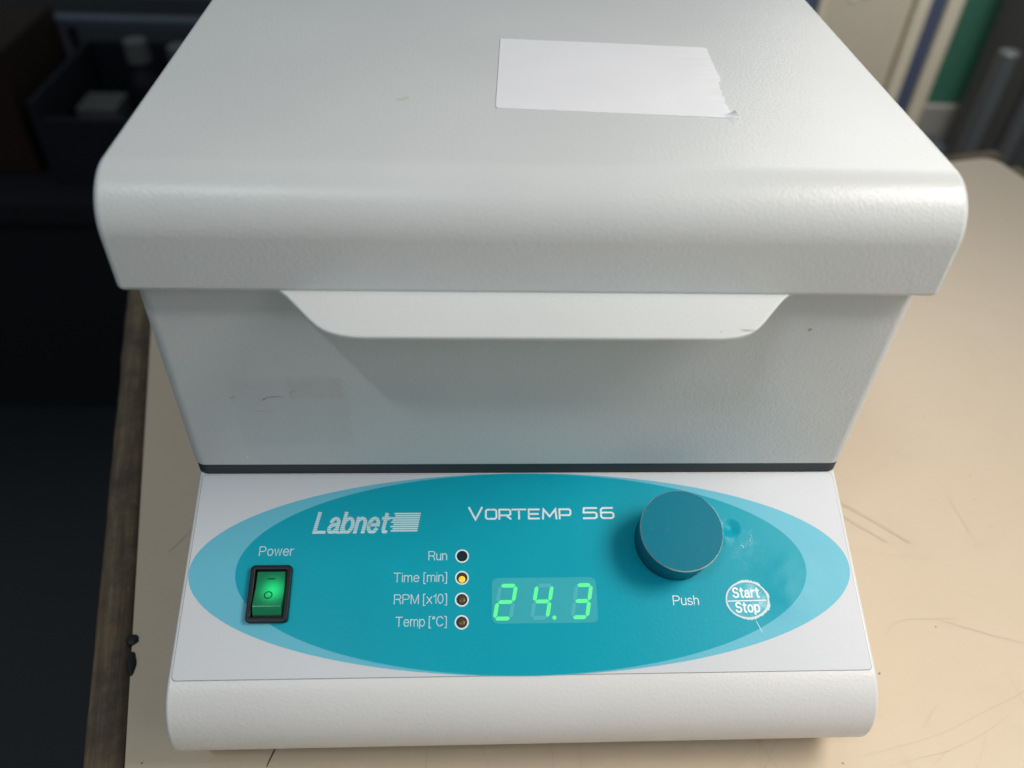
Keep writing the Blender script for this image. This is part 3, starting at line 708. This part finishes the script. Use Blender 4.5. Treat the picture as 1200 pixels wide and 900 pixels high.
cyl('metal_pipe', 0.769, 0.985, 0.0145, FLOOR+0.002, -0.197, 'pipe', 'dull grey upright pipe in front of the charcoal locker, with a capped top', 'pipe')
cyl('metal_pipe', 0.838, 0.99, 0.011, FLOOR+0.002, 0.2, 'pipe', 'slim tall grey pipe beside the capped pipe at the charcoal locker', 'pipe')
bx = link('navy_case', fin(box_bm(0.46, 0.602, 0.76, 0.81, FLOOR+0.002, -0.240), 'case'), 'navy'); bevel(bx, 0.015, 4)
tag(bx, 'dark navy case standing on the floor behind the table', 'case')

# left: low dark bench with a crate
lb = empty('low_bench', (-0.62, 1.08, FLOOR), 'low dark bench in the dim corner behind the incubator', 'bench'); lo_ = (-0.62, 1.08, FLOOR)
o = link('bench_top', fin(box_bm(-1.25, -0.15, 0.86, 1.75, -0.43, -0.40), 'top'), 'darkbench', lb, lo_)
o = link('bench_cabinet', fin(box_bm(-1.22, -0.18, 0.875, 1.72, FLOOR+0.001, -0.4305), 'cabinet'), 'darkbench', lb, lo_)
cr = empty('plastic_crate', (-0.50, 1.04, -0.40), 'shade-darkened blue open crate on the low bench', 'crate'); cl = (-0.50, 1.04, -0.40)
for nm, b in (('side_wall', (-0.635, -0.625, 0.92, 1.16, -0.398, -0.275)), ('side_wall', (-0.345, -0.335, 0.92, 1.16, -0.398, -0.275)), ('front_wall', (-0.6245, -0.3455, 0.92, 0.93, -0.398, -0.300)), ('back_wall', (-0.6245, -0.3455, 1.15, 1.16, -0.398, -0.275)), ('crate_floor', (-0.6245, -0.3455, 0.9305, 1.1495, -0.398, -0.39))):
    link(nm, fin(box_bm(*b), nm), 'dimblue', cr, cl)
M['railblue'] = plain('dull_blue_rail', (0.045, 0.06, 0.095), 0.5)
rl = link('rail', fin(box_bm(-0.68, -0.30, 1.145, 1.17, -0.252, -0.240), 'rail'), 'railblue', cr, cl)
for s in (-0.66, -0.32): link('rail_post', fin(box_bm(s, s+0.012, 1.1605, 1.1695, -0.398, -0.2525), 'post'), 'dimblue', cr, cl)
def bottle(x, y, z, r, h, lab):
    bm = bmesh.new(); R = []
    for rr3, hh in ((r*0.92, 0), (r, 0.004), (r, h*0.62), (r*0.45, h*0.76), (r*0.45, h*0.80), (r*0.55, h*0.80), (r*0.55, h)):
        R.append([bm.verts.new((x+rr3*math.cos(2*PI*k/28), y+rr3*math.sin(2*PI*k/28), z+hh)) for k in range(28)])
    for a, b in zip(R, R[1:]):
        for k in range(28): j = (k+1) % 28; bm.faces.new((a[k], a[j], b[j], b[k]))
    bm.faces.new(R[0][::-1]); bm.faces.new(R[-1])
    b_o = tag(link('bottle', fin(bm, 'bottle'), 'dimblue'), lab, 'bottle')
    bm = bmesh.new(); bmesh.ops.create_cone(bm, cap_ends=True, segments=24, radius1=r*0.85, radius2=r*0.8, depth=h*0.2)
    for v in bm.verts: v.co += Vector((x, y, z+h*0.93))
    link('cap', fin(bm, 'cap'), 'palebottle', b_o); return b_o
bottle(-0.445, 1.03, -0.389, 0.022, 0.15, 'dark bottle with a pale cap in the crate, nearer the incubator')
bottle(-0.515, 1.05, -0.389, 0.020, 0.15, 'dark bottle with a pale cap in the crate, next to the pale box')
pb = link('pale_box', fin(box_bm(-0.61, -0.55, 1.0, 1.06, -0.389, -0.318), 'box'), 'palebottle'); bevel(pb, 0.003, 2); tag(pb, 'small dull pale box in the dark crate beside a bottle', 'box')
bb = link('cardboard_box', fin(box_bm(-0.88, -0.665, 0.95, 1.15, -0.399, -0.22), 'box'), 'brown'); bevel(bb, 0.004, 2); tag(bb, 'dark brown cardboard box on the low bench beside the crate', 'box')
